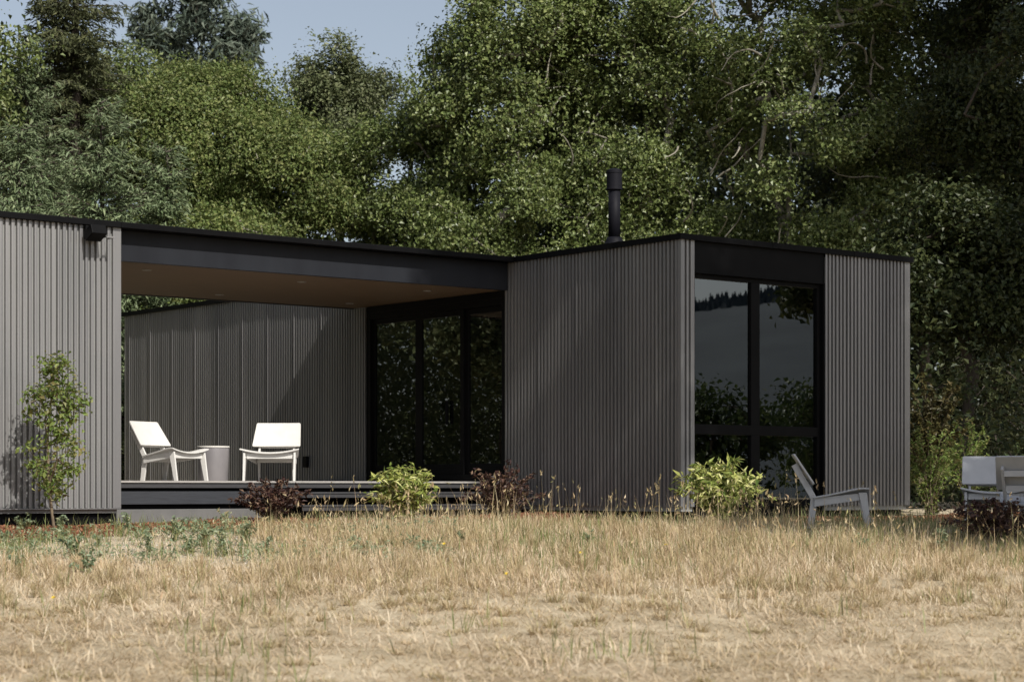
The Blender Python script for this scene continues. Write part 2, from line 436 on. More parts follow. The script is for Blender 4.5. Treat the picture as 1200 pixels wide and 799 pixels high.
# siding sheets
corrugated('siding', (0, .0), (0, 3.63), ZB, 3.70, (-1, 0), seam_seed=1)
corrugated('siding', (0, 7.17), (0, YB), ZB, 3.70, (-1, 0), seam_seed=2)
corrugated('siding', (.0, 0), (.205, 0), ZB, 3.70, (0, -1), screws=False)
corrugated('siding', (2.66, 0), (XR, 0), ZB, 3.70, (0, -1), seam_seed=3)
corrugated('siding', (XR, 0), (XR, YB), ZB, 3.70, (1, 0), seam_seed=4)
corrugated('siding', (XR, YB), (0, YB), ZB, 3.70, (0, 1), seam_seed=5)
corrugated('siding', (XLL, YF), (XL, YF), ZB, 3.70, (0, -1), seam_seed=6)
corrugated('siding', (XL, YF), (XL, YLB), ZB, 3.70, (1, 0), seam_seed=7)
corrugated('siding', (XLL, YLB), (XL, YLB), ZB, 3.70, (0, 1), seam_seed=8)
corrugated('siding', (XLL, YLB), (XLL, YF), ZB, 3.70, (-1, 0), seam_seed=9)
# flat corner trims of folded metal
b = MB(); b.box(-.034, .03, -.036, -.0302, ZB, 3.70); b.box(-.036, -.0302, -.0302, .03, ZB, 3.70)
b.build('corner_trim', M['siding'], house)
b = MB(); b.box(XL - .03, XL + .036, YF - .036, YF - .0302, ZB, 3.70); b.box(XL + .0302, XL + .036, YF - .0302, YF + .03, ZB, 3.70)
b.build('corner_trim', M['siding'], house)
b = MB(); b.box(XR - .03, XR + .036, -.036, -.0302, ZB, 3.70); b.box(XR + .0302, XR + .036, -.0302, .03, ZB, 3.70)
b.build('corner_trim', M['siding'], house)
# inner shell of the right wing (walls between the sheets and the rooms)
t = .14
b = MB(); b.box(.002, t, .002, 3.64, .2, 3.66); b.box(.002, t, 7.16, YB - .002, .2, 3.66)
b.box(t, .20, .002, t, .2, 3.66); b.box(2.68, XR - .002, .002, t, .2, 3.66)
b.box(XR - t, XR - .002, t, YB - .002, .2, 3.66); b.box(t, XR - t, YB - t, YB - .002, .2, 3.66)
b.box(t, XR - t, 8.4, 8.52, .6, 3.2)
b.build('inner_wall', M['interior'], house)
b = MB(); b.box(t, XR - t, t, YB - t, .50, .585); b.build('room_floor', M['int_floor'], house)
b = MB(); b.box(t, XR - t, t, YB - t, 3.30, 3.40); b.build('room_ceiling', M['interior'], house)
b = MB(); b.box(XLL + .002, XL - .002, YF + .002, YLB - .002, .2, 3.66); b.build('inner_wall', M['interior'], house)
# foundations
b = MB(); b.box(.05, XR - .05, .05, YB - .05, -.35, .25); b.build('foundation', M['black_trim'], house)
b = MB(); b.box(XLL + .05, XL - .03, YF + .06, YLB - .05, -.35, .25); b.build('foundation', M['black_trim'], house)
b = MB(); b.box(XLL - .01, XL + .03, YF - .045, YF + .05, .246, .258); b.build('base_flashing', M['siding'], house)
# roof slabs with thin black caps
b = MB(); b.box(-.075, XR + .075, -.075, YB + .075, 3.70, 3.775)
for q in (1.6, 3.2): b.box(q, q + .09, -.079, -.0752, 3.697, 3.7785)
for q in (1.1, 2.6): b.box(-.079, -.0752, q, q + .09, 3.697, 3.7785)
b.build('roof_cap', M['black_trim'], house, bevel=.006)
b = MB(); b.box(XLL - .075, XL + .02, YF - .085, YLB + .075, 3.70, 3.775); b.build('roof_cap', M['black_trim'], house, bevel=.006)
b = MB(); b.box(XL + .022, -.078, YF - .085, 7.62, 3.70, 3.772); b.build('roof_cap', M['black_trim'], house, bevel=.006)
b = MB(); b.box(XL + .04, -.034, YF + .12, YF + .20, 3.315, 3.698); b.build('beam', M['beam'], house, bevel=.004)
b = MB(); b.box(XL + .04, -.034, 7.47, 7.55, 3.315, 3.698); b.build('beam', M['beam'], house, bevel=.004)
b = MB(); b.box(XL + .04, -.034, YF + .202, 7.468, 3.325, 3.36)
sof = b.build('ceiling', M['soffit'], house)
for (x, y) in ((-5.34, 4.38), (-2.95, 4.42), (-.84, 4.40), (-5.34, 6.75), (-2.88, 6.75), (-.6, 6.75)):
    b = MB(); b.lathe([(.062, .0), (.062, -.006), (.045, -.010), (.042, -.004)], 24, (x, y, 3.3245), cap=False); b.lathe([(.043, -.004), (.043, -.003)], 24, (x, y, 3.3245))
    b.build('downlight', M['lens'], sof, smooth=True)
b = MB(); b.box(XL + .04, -.034, YF + .202, 7.468, 3.40, 3.69); b.build('roof_slab', M['interior'], house)


def frame_rect(b, axis, off0, off1, a0, a1, z0, z1, w):
    """rectangular frame of bar width w in the plane axis=const"""
    def bx(p0, p1, q0, q1):
        if axis == 'y': b.box(p0, p1, off0, off1, q0, q1)
        else: b.box(off0, off1, p0, p1, q0, q1)
    bx(a0, a0 + w, z0, z1); bx(a1 - w, a1, z0, z1); bx(a0 + w, a1 - w, z0, z0 + w); bx(a0 + w, a1 - w, z1 - w, z1)


# window of the right-hand face (opening x .205 - 2.66)
win = empty('window', (0, 0, 0)); win.parent = house
b = MB()
b.box(.208, .225, -.02, .14, ZB, 3.30); b.build('reveal', M['black_trim'], win); b = MB(); b.box(2.64, 2.658, -.02, .14, ZB, 3.30)      # reveals
b.build('reveal', M['black_trim'], win)
b = MB(); b.box(.208, 2.658, -.012, .14, 3.302, 3.698); b.build('header', M['black_trim'], win)
b = MB(); b.box(.208, 2.658, -.03, .03, 3.288, 3.299); b.build('drip_cap', M['black_trim'], win)
b = MB()
frame_rect(b, 'y', .04, .12, .227, 2.638, .30, 3.285, .055)
b.box(.282, 2.583, .04, .12, 1.205, 1.335)
b.box(1.312, 1.472, .042, .118, 1.335, 3.23); b.box(1.312, 1.472, .042, .118, .355, 1.205)
b.build('frame', M['black_trim'], win, bevel=.004)
for (x0, x1, z0, z1) in ((.28, 1.314, 1.333, 3.232), (1.47, 2.585, 1.333, 3.232), (.28, 1.314, .353, 1.207), (1.47, 2.585, .353, 1.207)):
    b = MB(); b.box(x0, x1, .078, .086, z0, z1); b.build('pane', M['glass'], win)
b = MB(); b.box(.227, 2.638, -.03, .13, .262, .297); b.build('sill', M['black_trim'], win)

# sliding glass doors (plane x = 0, y 3.66 - 7.14)
dor = empty('sliding_door', (0, 0, 0)); dor.parent = house
b = MB(); frame_rect(b, 'x', -.015, .13, 3.635, 7.165, .60, 3.322, .10); b.box(-.012, .13, 3.735, 7.065, 3.13, 3.222); b.build('frame', M['black_trim'], dor, bevel=.004)
for (y0, y1, yo) in ((3.737, 4.70, .065), (4.70, 5.83, .03), (5.83, 7.063, .03)):
    b = MB(); w_ = .085
    frame_rect(b, 'x', yo, yo + .045, y0, y1, .702, 3.128, w_); b.box(yo + .001, yo + .044, y0 + w_, y1 - w_, .787, .86)
    lf_ = b.build('door_leaf', M['black_trim'], dor, bevel=.003)
    b = MB(); b.box(yo + .018, yo + .026, y0 + w_ - .002, y1 - w_ + .002, .858, 3.045); b.build('pane', M['door_glass'], lf_)
b = MB(); b.box(-.02, .026, 5.06, 5.085, 1.45, 1.80); b.build('handle', M['black_trim'], dor, bevel=.004)

# chimney flue on the roof of the right wing
fl = empty('chimney_flue', (.87, 2.30, 3.775)); fl.parent = house
b = MB(); b.lathe([(.24, 0), (.20, .03), (.115, .20), (.105, .24)], 32); b.build('flashing_cone', M['flue'], fl, smooth=True)
b = MB(); b.lathe([(.084, .15), (.084, .95)], 32); b.build('pipe', M['flue'], fl, smooth=True)
b = MB(); b.lathe([(.088, .90), (.112, .905), (.112, .925), (.108, .93), (.108, 1.13), (.114, 1.135), (.114, 1.175), (.06, 1.20)], 32); b.build('rain_cap', M['flue'], fl)

# flood lamp on the left wing
lamp = empty('flood_lamp', (CORNER[0] + U[0] * -6.62 + V[0] * (YF - .03), CORNER[1] + U[1] * -6.62 + V[1] * (YF - .03), 3.60), TH)
b = MB(); b.box(-.075, .075, -.05, .0, -.06, .07); b.build('wall_mount', M['black_trim'], lamp, bevel=.005)
b = MB(); b.hexa([(-.10, -.09, -.085), (.06, -.09, -.085), (.06, -.24, -.02), (-.10, -.24, -.02)], [(-.10, -.05, .005), (.06, -.05, .005), (.06, -.20, .07), (-.10, -.20, .07)]); b.build('lamp_head', M['black_trim'], lamp, bevel=.006)
b = MB(); b.box(.062, .16, -.20, -.185, -.05, -.035); b.box(.062, .075, -.20, -.05, -.05, -.035); b.box(.145, .16, -.185, -.05, -.05, -.035); b.build('bracket', M['siding'], lamp)
lamp.scale = (1.25, 1.25, 1.25)
tag(lamp, 'small black flood lamp fixed under the roof edge of the left wing', 'wall lamp')
# outlet box on the breezeway wall
ob = MB(); ob.box(-.05, .0, -.06, .06, -.09, .09)
o = ob.build('outlet_box', M['black_trim'], None, bevel=.008)
pw = CORNER + U * -.03 + V * 8.85; o.location = (pw[0], pw[1], .93); o.rotation_euler = (0, 0, TH)
tag(o, 'small black outlet box low on the breezeway wall behind the facing chair', 'outlet')
# sofa inside the right wing, seen through the sliding doors
so = empty('sofa', (*(CORNER + U * 1.7 + V * 5.2), .585), TH)
b = MB(); b.box(-.45, .45, -.9, .9, .08, .40); b.build('seat', M['sofa'], so, bevel=.04)
b = MB(); b.box(-.45, -.25, -.9, .9, .40, .80); b.build('backrest', M['sofa'], so, bevel=.05)
for y in (-1, 1):
    b = MB(); b.box(-.45, .45, min(y * .9, y * 1.05), max(y * .9, y * 1.05), .05, .58); b.build('armrest', M['sofa'], so, bevel=.04)
for x in (-.4, .4):
    for y in (-.85, .85):
        b = MB(); b.box(x - .025, x + .025, y - .025, y + .025, 0, .08); b.build('leg', M['black_trim'], so)
tag(so, 'dark sofa inside the right wing, dimly seen through the sliding glass doors', 'sofa')

# ------------------------------------------------------------------ deck with steps
dk = empty('deck', (CORNER[0], CORNER[1], 0), TH)
DF = YF + .13
b = MB()
nb = 30; y0 = DF - .02; wB = (8.9 - y0) / nb
for i in range(nb): b.box(XL + .055, -.045, y0 + i * wB, y0 + (i + 1) * wB - .005, .572, .597)
b.build('deck_board', M['deck'], dk)
b = MB(); b.box(XL + .055, -.045, DF, DF + .04, .505, .570); b.build('fascia', M['fascia'], dk, bevel=.003)
b = MB(); b.box(XL + .055, -3.86, DF + .02, DF + .06, .30, .462); b.build('skirt_panel', M['skirt'], dk, bevel=.003)
b = MB(); b.box(XL + .06, -3.86, DF + .0, DF + .25, -.25, .238); b.build('footing', M['concrete'], dk, bevel=.004)
b = MB(); b.box(XL + .1, -.06, DF + .09, DF + .15, -.2, .57); b.box(XL + .1, -.06, DF + .15, 8.8, .40, .565); b.build('joist_frame', M['black_trim'], dk)
for (dy, z) in ((.32, .452), (.64, .285)):
    b = MB(); b.box(-3.87, -.05, DF - dy, DF - dy + .345, z - .024, z); b.box(-3.87, -.05, DF - dy + .01, DF - dy + .035, z - .075, z - .025)
    b.build('step', M['fascia'], dk, bevel=.003)
for x in (-3.75, -2.0, -.2):
    b = MB(); b.box(x, x + .05, DF - .6, DF - .02, -.15, .205); b.box(x, x + .05, DF - .28, DF - .02, .205, .372); b.build('stringer', M['black_trim'], dk)
tag(dk, 'dark timber deck under the breezeway roof with two wide open steps', 'deck')


# ------------------------------------------------------------------ lounge chairs
def make_chair():
    c = empty('lounge_chair', (0, 0, 0)); m = M['white']
    # curved, tapered back panel
    b = MB(); n = 10
    vs = []; fs = []
    for (z, hw, xc) in ((.50, .335, .035), (.515, .345, .028), (.825, .318, -.172), (.84, .305, -.181)):
        for k in range(n + 1):
            y = hw * (2 * k / n - 1); cx = .028 * (y / .34) ** 2
            vs.append((xc + cx, y, z))
    ro = len(vs)
    for p in list(vs): vs.append((p[0] - .018, p[1], p[2] - .011))
    rows = 4
    for r in range(rows - 1):
        for k in range(n):
            a = r * (n + 1) + k; fs.append((a, a + 1, a + n + 2, a + n + 1)); fs.append((ro + a, ro + a + n + 1, ro + a + n + 2, ro + a + 1))
    for k in range(n):
        fs.append((k, ro + k, ro + k + 1, k + 1)); a = (rows - 1) * (n + 1) + k; fs.append((a, a + 1, ro + a + 1, ro + a))
    for r in range(rows - 1):
        a = r * (n + 1); fs.append((a, a + n + 1, ro + a + n + 1, ro + a)); a += n; fs.append((a, ro + a, ro + a + n + 1, a + n + 1))
    b.add(vs, fs); b.build('backrest', m, c, bevel=.004)
    # seat panel, dished across, wider in front, curling down at the front edge
    b = MB(); vs = []; fs = []
    prof = ((.05, .372, .31), (.22, .392, .345), (.40, .418, .375), (.52, .436, .398), (.60, .438, .412), (.66, .428, .42))
    for (x, z, hw) in prof:
        for k in range(n + 1):
            y = hw * (2 * k / n - 1); vs.append((x, y, z - .03 + .055 * (y / .41) ** 2 * (.35 + x)))
    ro = len(vs); rows = len(prof)
    for p in list(vs): vs.append((p[0], p[1], p[2] - .018))
    for r in range(rows - 1):
        for k in range(n):
            a = r * (n + 1) + k; fs.append((a, a + 1, a + n + 2, a + n + 1)[::-1]); fs.append((ro + a, ro + a + n + 1, ro + a + n + 2, ro + a + 1)[::-1])
        a = r * (n + 1); fs.append((a, ro + a, ro + a + n + 1, a + n + 1)); a += n; fs.append((a, a + n + 1, ro + a + n + 1, ro + a))
    for k in range(n):
        fs.append((k, k + 1, ro + k + 1, ro + k)); a = (rows - 1) * (n + 1) + k; fs.append((a, ro + a, ro + a + 1, a + 1))
    b.add(vs, fs); b.build('seat', m, c, bevel=.004)

    def slab(name, pts, y0, y1, dy=0.0):
        """profile polygon in x-z extruded across y; dy shifts with x"""
        bb = MB(); k = len(pts)
        v = [(p[0], y0 + dy * p[0], p[1]) for p in pts] + [(p[0], y1 + dy * p[0], p[1]) for p in pts]
        f = [tuple(range(k)), tuple(range(2 * k - 1, k - 1, -1))] + [(i, k + i, k + (i + 1) % k, (i + 1) % k) for i in range(k)]
        f = [x[::-1] for x in f]
        bb.add(v, f); return bb.build(name, m, c, bevel=.003)
    for s in (-1, 1):
        lo, hi = (.235, .262) if s > 0 else (-.262, -.235)
        slab('back_post', [(-.195, .70), (-.135, .735), (.085, .35), (.02, .33)], lo, hi)
        slab('leg', [(.02, .345), (.10, .345), (.045, .0), (-.02, .0)], lo, hi)
        lo, hi = (.263, .288) if s > 0 else (-.288, -.263)
        slab('side_rail', [(.06, .245), (.60, .325), (.60, .398), (.06, .345)], lo, hi, .11 * s)
        lo, hi = (.322, .350) if s > 0 else (-.350, -.322)
        slab('leg', [(.545, .405), (.635, .405), (.69, .0), (.635, .0)], lo, hi, .03 * s)
    b = MB(); b.box(.585, .61, -.322, .322, .315, .388); b.build('front_rail', m, c, bevel=.003)
    b = MB(); b.box(.10, .125, -.262, .262, .265, .335); b.build('rear_rail', m, c, bevel=.003)
    for (x, z) in ((-.135, .655), (-.045, .505)):
        b = MB(); b.box(x - .022, x + .004, -.233, .233, z - .03, z + .03); b.build('crossbar', m, c, bevel=.003)
    return c


GW = 'white lounge chairs on the deck'
chair = make_chair()
Y1 = 27.4
chair.location = (px_at(179, Y1), Y1, .597); chair.rotation_euler = (0, 0, rad(-27))
tag(chair, 'white lounge chair seen from the side on the deck, left of the drum table', 'chair', GW)


chair.scale = (.95, .95, .95)


def put_chair(x, y, z, rz, label, sc=1.0):
    c = copy_tree(chair); c.location = (x, y, z); c.rotation_euler = (0, 0, rad(rz)); c.scale = (sc, sc, sc); c['label'] = label
    return c


put_chair(px_at(324.5, 28.5), 28.5, .597, -93, 'white lounge chair on the deck facing the camera, between drum table and glass doors', .97)
Yc = 24.0
grey = {}  # chair meshes recoloured with the shade-darkened white plastic


def put_shaded(*a, **k):
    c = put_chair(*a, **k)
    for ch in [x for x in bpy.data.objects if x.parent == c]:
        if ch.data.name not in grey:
            d = ch.data.copy(); d.materials.clear(); d.materials.append(M['shade_darkened_plastic']); grey[ch.data.name] = d
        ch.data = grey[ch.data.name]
    c['group'] = 'shade-darkened white lounge chairs on the patio'
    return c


put_shaded(px_at(948, Yc), Yc, float(ground_z(3.6, Yc)) + .035, -8, 'white lounge chair darkened grey for shade, side-on in front of the big window, beside the gold shrub', 1.03)
put_shaded(5.80, 24.9, float(ground_z(5.8, 24.9)) + .03, -97, 'white lounge chair darkened grey for shade, facing the camera, half hidden behind another chair at the right edge', 1.0)
put_shaded(5.62, 22.3, float(ground_z(5.6, 22.3)) + .05, 66, 'white lounge chair darkened grey for shade, seen from behind, standing over the plum shrub at the right edge', 1.06)

# drum side table
Y2 = 28.2
tb = empty('side_table', (px_at(250, Y2), Y2, .597))
b = MB(); b.lathe([(.200, .0), (.205, .01), (.214, .455), (.212, .46)], 48); b.build('drum', M['drum'], tb, smooth=True)
b = MB(); b.lathe([(.21, .4605), (.222, .462), (.222, .478), (.218, .482)], 48); b.build('tabletop', M['drum_top'], tb)
tag(tb, 'grey drum side table between the two white chairs on the deck', 'side table')

# ------------------------------------------------------------------ ground
xs = np.concatenate([np.linspace(-900, -30, 18), np.linspace(-28, 28, 225), np.linspace(30, 900, 18)])
ys = np.concatenate([np.linspace(-900, -20, 14), np.linspace(-18, 8, 27), np.linspace(8.2, 34, 150), np.linspace(36, 80, 23), np.linspace(100, 1200, 14)])
X, Yg = np.meshgrid(xs, ys); Z = ground_z(X, Yg)
v = np.column_stack([X.ravel(), Yg.ravel(), Z.ravel()]); nx = len(xs)
i, j = np.meshgrid(np.arange(nx - 1), np.arange(len(ys) - 1)); a = (j * nx + i).ravel()
gm = mat('meadow_soil', (.32, .26, .17), (.52, .44, .31), rough=.95, scale=2.2, bump=.7, bscale=30, detail=9)
g = np_obj('ground', v, np.stack([a, a + 1, a + nx + 1, a + nx], 1), gm, None, True); g['kind'] = 'structure'


def in_house(x, y, mrg=.1):
    r = np.stack([x - CORNER[0], y - CORNER[1]], -1); lx = r @ U; ly = r @ V
    return ((lx > -mrg) & (lx < XR + mrg) & (ly > -mrg)) | ((lx < XL + mrg) & (ly > YF - mrg)) | ((lx > XL - mrg) & (lx < .1) & (ly > YF - .62 - mrg * 0))


def front_dist(x, y):
    """how far a point lies in front of the house (metres), along the house's front"""
    r = np.stack([x - CORNER[0], y - CORNER[1]], -1); lx = r @ U; ly = r @ V
    fr = np.where(lx < XL, YF, np.where(lx < 0, YF - .55, 0.0))
    return np.where(lx < 0, np.minimum(fr - ly, np.where((ly < YF), 99, 99)), np.hypot(np.maximum(lx - XR, 0), -ly))


# mulch bed along the house front: a low slab following the ground
def strip(name, line, width, lift, m, kind='structure'):
    pts = []
    for (x, y) in line: pts.append(np.array([x, y]))
    dense = []
    for p, q in zip(pts[:-1], pts[1:]):
        n = max(2, int(np.linalg.norm(q - p) / .25))
        for k in range(n): dense.append(p + (q - p) * k / n)
    dense.append(pts[-1]); dense = np.array(dense)
    tg = np.gradient(dense, axis=0); tg /= np.linalg.norm(tg, axis=1, keepdims=True); nr = np.stack([tg[:, 1], -tg[:, 0]], 1)
    nw = 9; V_ = []
    for k in range(nw):
        t = k / (nw - 1); p = dense + nr * (width * t)
        V_.append(np.column_stack([p, ground_z(p[:, 0], p[:, 1]) + lift * math.sin(math.pi * min(1, .06 + t * .94)) + .006]))
    V_ = np.array(V_); n = len(dense)
    f = [[k * n + q, k * n + q + 1, (k + 1) * n + q + 1, (k + 1) * n + q] for k in range(nw - 1) for q in range(n - 1)]
    o = np_obj(name, V_.reshape(-1, 3), np.array(f), m, None, True); o['kind'] = kind
    return o


def hl(x, y): p = CORNER + U * x + V * y; return (p[0], p[1])


# the bed is laid in three straight runs along left wing, deck and right wing
strip('mulch_bed', [hl(-13.2, YF + .08), hl(-.05, YF + .02)], 2.0, .03, M['mulch'])
strip('mulch_bed', [hl(.02, 3.4), hl(.02, -.3)][::-1] if False else [hl(-.9, 2.9), hl(-.02, -.75), hl(7.5, -.75)], .9, .02, M['mulch'])
# narrow paver ledge at the foot of the right wing
b = MB(); b.box(-.42, 5.4, -.62, .04, -.3, .075); b.box(-.42, .04, .04, 2.75, -.3, .073)
o = b.build('paver_path', M['stone_ledge'], None, bevel=.006); o.location = (CORNER[0], CORNER[1], 0); o.rotation_euler = (0, 0, TH); o['kind'] = 'structure'
# patio slab under the chairs at the right
b = MB(); b.box(2.3, 9.5, 23.35, 25.4, -.35, .02)
o = b.build('patio', M['stone_ledge'], None, bevel=.006); o['kind'] = 'structure'


# ------------------------------------------------------------------ meadow
def blades(rng, P, length, width, lean, az=None, curve=.5):
    n = len(P); az = rng.random(n) * 2 * math.pi if az is None else az
    h = np.stack([np.cos(az), np.sin(az), np.zeros(n)], 1); sd = np.stack([-np.sin(az + rng.normal(0, .8, n)), np.cos(az), np.zeros(n)], 1)
    sd = sd / np.maximum(np.linalg.norm(sd, axis=1, keepdims=True), 1e-6)
    L = length[:, None]; ca, sa = np.cos(lean)[:, None], np.sin(lean)[:, None]
    d1 = h * sa + np.array([0, 0, 1]) * ca
    l2 = np.minimum(lean * (1 + curve) + .1, 1.65); d2 = h * np.sin(l2)[:, None] + np.array([0, 0, 1]) * np.cos(l2)[:, None]
    w = width[:, None] * .5
    m = P + d1 * L * .55; t = m + d2 * L * .45
    v = np.stack([P - sd * w, P + sd * w, m + sd * w * .85, m - sd * w * .85, t], 1).reshape(-1, 3)
    b = np.arange(n)[:, None] * 5
    return v, [np.concatenate([b, b + 1, b + 2, b + 3], 1), np.concatenate([b + 3, b + 2, b + 4], 1)], t


def field_pts(rng, n, y0, y1, k=.44, power=1.0):
    y = y0 + (y1 - y0) * rng.random(n) ** power; x = (rng.random(n) * 2 - 1) * (k * y + .4)
    return x, y


def noise2(x, y, s, seed):
    r = R(seed); out = np.zeros_like(x)
    for _ in range(7):
        a = r.random() * 6.28; k = s * (.5 + 1.2 * r.random()); out += np.sin((x * math.cos(a) + y * math.sin(a) * 1.0) * k + r.random() * 6.28)
    return out / 2.6


rng = R(11)
# 1. matted straw
n = 390000
x, y = field_pts(rng, n, 10.2, 26.2, power=1.05)
fd = front_dist(x, y); bare = (x < -1.9 - .35 * (y - 20)) & (y > 19.4)          # stony weedy patch at left
dens = .62 + .55 * noise2(x, y, 2.4, 5)
keep = (rng.random(n) < np.clip(dens, .5, 1)) & ~in_house(x, y, .3) & (fd > np.where(x < -1.2, 1.6, .75)) & ~(bare & (rng.random(n) < .86)) & ~((x > 3.1) & (y > 23.2) & (rng.random(n) < .75))
x, y = x[keep], y[keep]; n = len(x)
flat = rng.random(n)
lean = np.clip(.75 + .8 * flat + rng.normal(0, .25, n) - .45 * np.clip((y - 17) / 3, -.8, 1), .05, 1.52)
ln = (.06 + .16 * rng.random(n)) * (1 + .35 * noise2(x, y, 1.7, 8).clip(-1, 1))
v, f, _ = blades(rng, np.column_stack([x, y, ground_z(x, y)]), ln, .0032 + .0035 * rng.random(n), lean)
o = np_obj('straw_grass', v, f, M['straw']); tag(o, 'short flattened dry straw covering the meadow', 'grass', kind='stuff')
# tussocks: fans of longer blades, so that the field is clumped
nt_ = 1950
tx, ty = field_pts(rng, nt_, 10.4, 24.5, power=.9); tf = front_dist(tx, ty)
kp = ~in_house(tx, ty, .3) & (tf > 1.0) & ~((tx < -1.9 - .35 * (ty - 20)) & (ty > 19.4)) & ~((tx > 3.1) & (ty > 23.2)); tx, ty = tx[kp], ty[kp]; nt_ = len(tx)
cnt = rng.integers(30, 95, nt_); ti = np.repeat(np.arange(nt_), cnt); n = len(ti)
rr = (.03 + .10 * rng.random(nt_))[ti] * np.sqrt(rng.random(n)); aa = rng.random(n) * 6.283
x = tx[ti] + rr * np.cos(aa); y = ty[ti] + rr * np.sin(aa)
hgt = ((.09 + .16 * rng.random(nt_)) * np.interp(ty, [13, 16, 18.5], [.42, .6, 1.1]))[ti] * (.5 + .7 * rng.random(n))
v, f, _ = blades(rng, np.column_stack([x, y, ground_z(x, y)]), hgt, .0032 + .0034 * rng.random(n), np.clip(np.interp(ty, [14, 18], [.75, .2])[ti] + rr * 7 + rng.normal(0, .25, n), .02, 1.5), aa + rng.normal(0, .7, n))
o = np_obj('tussock_grass', v, f, M['stalk']); tag(o, 'clumped dry tussocks scattered through the flattened straw', 'grass', kind='stuff')
# 2. tall stalks with seed heads
n = 33000
x, y = field_pts(rng, n, 14.0, 25.0, power=.62)
fd = front_dist(x, y)
pr = np.clip((y - 15.2) / 5.0, 0.03, 1) * np.clip(.36 + 1.25 * noise2(x, y, 2.0, 21), .03, 1) * np.where((x < -2.6 - .2 * (y - 20)) & (y > 18.3), .06, 1) * np.where(x < -1.2, np.clip((fd - 1.8) / 1.6, 0, 1), np.clip((fd - .9) / 1.4, 0, 1)) * np.where((x > 3.4) & (y > 22.4), .22, 1)
keep = (rng.random(n) < pr) & ~in_house(x, y, .4); x, y = x[keep], y[keep]; n = len(x)
P = np.column_stack([x, y, ground_z(x, y)])
ln = (.14 + .46 * rng.random(n) ** 2.2) * np.clip((fd[keep] - .5) / 2.2, .55, 1)
lean = np.abs(rng.normal(0, .42, n)); fallen = rng.random(n) < .14; lean[fallen] = .8 + .6 * rng.random(fallen.sum())
v, f, tip = blades(rng, P, ln, .0032 + .0026 * rng.random(n), lean, curve=.4)
hd = rng.random(n) < .5; tp = tip[hd]; k = len(tp)
ax = np.tile(np.array([0, 0, 1.]), (k, 1)) + rng.normal(0, .3, (k, 3))
hv, ht = leaf_arrays(rng, tp, rng.normal(0, 1, (k, 3)) * np.array([1, 1, .1]), .05, .013, ax, fold=.3)
off = len(v); o = np_obj('tall_grass', np.concatenate([v, hv]), [f[0], f[1], ht + off], M['stalk']); tag(o, 'standing dry grass stalks with seed heads in front of the house', 'grass', kind='stuff')
n = 420; x, y = field_pts(rng, n, 19.5, 25.2, power=.6); fd = front_dist(x, y)
keep = (fd > .7) & ~in_house(x, y, .3) & (x > -2.2) & (noise2(x, y, 1.9, 91) > -.3); x, y = x[keep], y[keep]; n = len(x)
v, f, tip = blades(rng, np.column_stack([x, y, ground_z(x, y)]), .38 + .34 * rng.random(n), .005 + .003 * rng.random(n), np.abs(rng.normal(.1, .28, n)), curve=.5)
kk = 5; tp = np.repeat(tip, kk, 0) + rng.normal(0, 1, (n * kk, 3)) * np.array([.008, .008, .035]); k = len(tp)
hv, ht = leaf_arrays(rng, tp, rng.normal(0, 1, (k, 3)) * np.array([1, 1, .1]), .045, .014, np.tile(np.array([0, 0, 1.]), (k, 1)) + rng.normal(0, .35, (k, 3)), fold=.3)
o = np_obj('wispy_grass', np.concatenate([v, hv]), [f[0], f[1], ht + len(v)], M['stalk']); tag(o, 'tallest wispy seed stalks standing in front of the shrubs and grey wall', 'grass', kind='stuff')
# 3. green grass: thin through the straw, thick near the patio at the right and in tufts
n = 76000
x, y = field_pts(rng, n, 11, 26.0, power=.7)
fd = front_dist(x, y)
right = np.clip((x - 2.6) / 1.4, 0, 1) * np.clip((y - 20.6) / 1.5, 0, 1)
tuft = (noise2(x, y, 3.2, 33) > 1.0)
band = np.clip((y - 17.5) / 4, 0, 1) * np.clip(.18 + .25 * noise2(x, y, 1.5, 61), .02, .5)
pr = np.clip(right * .75 + tuft * .30 + band, 0.012, 1) * np.where(fd < .5, 0, 1)
keep = (rng.random(n) < pr) & ~in_house(x, y, .3); x, y = x[keep], y[keep]; n = len(x)
v, f, _ = blades(rng, np.column_stack([x, y, ground_z(x, y)]), .09 + .17 * rng.random(n), .005 + .005 * rng.random(n), np.abs(rng.normal(.2, .35, n)))
o = np_obj('green_grass', v, f, M['green_blade']); tag(o, 'green grass growing among the straw and by the patio', 'grass', kind='stuff')
# 4. stones and mulch chips
n = 9000
x = -7.5 + 6.8 * rng.random(n); y = 18.6 + 6.2 * rng.random(n); keep = (front_dist(x, y) > 1.0) & ~in_house(x, y, .2); x, y = x[keep], y[keep]; n = len(x)
sz = .006 + .016 * rng.random(n) ** 2
base8 = np.array([[1, 0, 0], [-.5, .87, 0], [-.5, -.87, 0], [0, 0, .8]])
rot = rng.random(n) * 6.28; c, s_ = np.cos(rot), np.sin(rot)
vv = base8[None] * (sz[:, None, None] * (.6 + .8 * rng.random((n, 4, 1))))
vv = np.stack([vv[..., 0] * c[:, None] - vv[..., 1] * s_[:, None], vv[..., 0] * s_[:, None] + vv[..., 1] * c[:, None], vv[..., 2]], -1) + np.column_stack([x, y, ground_z(x, y) - .002])[:, None]
k = np.arange(n)[:, None] * 4; tri = np.concatenate([np.concatenate([k + a, k + b_, k + c_], 1) for a, b_, c_ in ((0, 1, 3), (1, 2, 3), (2, 0, 3))])
o = np_obj('gravel', vv.reshape(-1, 3), tri, M['stone']); tag(o, 'small stones on the bare soil at the left', 'gravel', kind='stuff')
n = 16000
lx = -9 + 16.5 * rng.random(n); ly = np.where(lx < 0, YF - 1.9 * rng.random(n), -.75 - .85 * rng.random(n)); p = CORNER + lx[:, None] * U + ly[:, None] * V
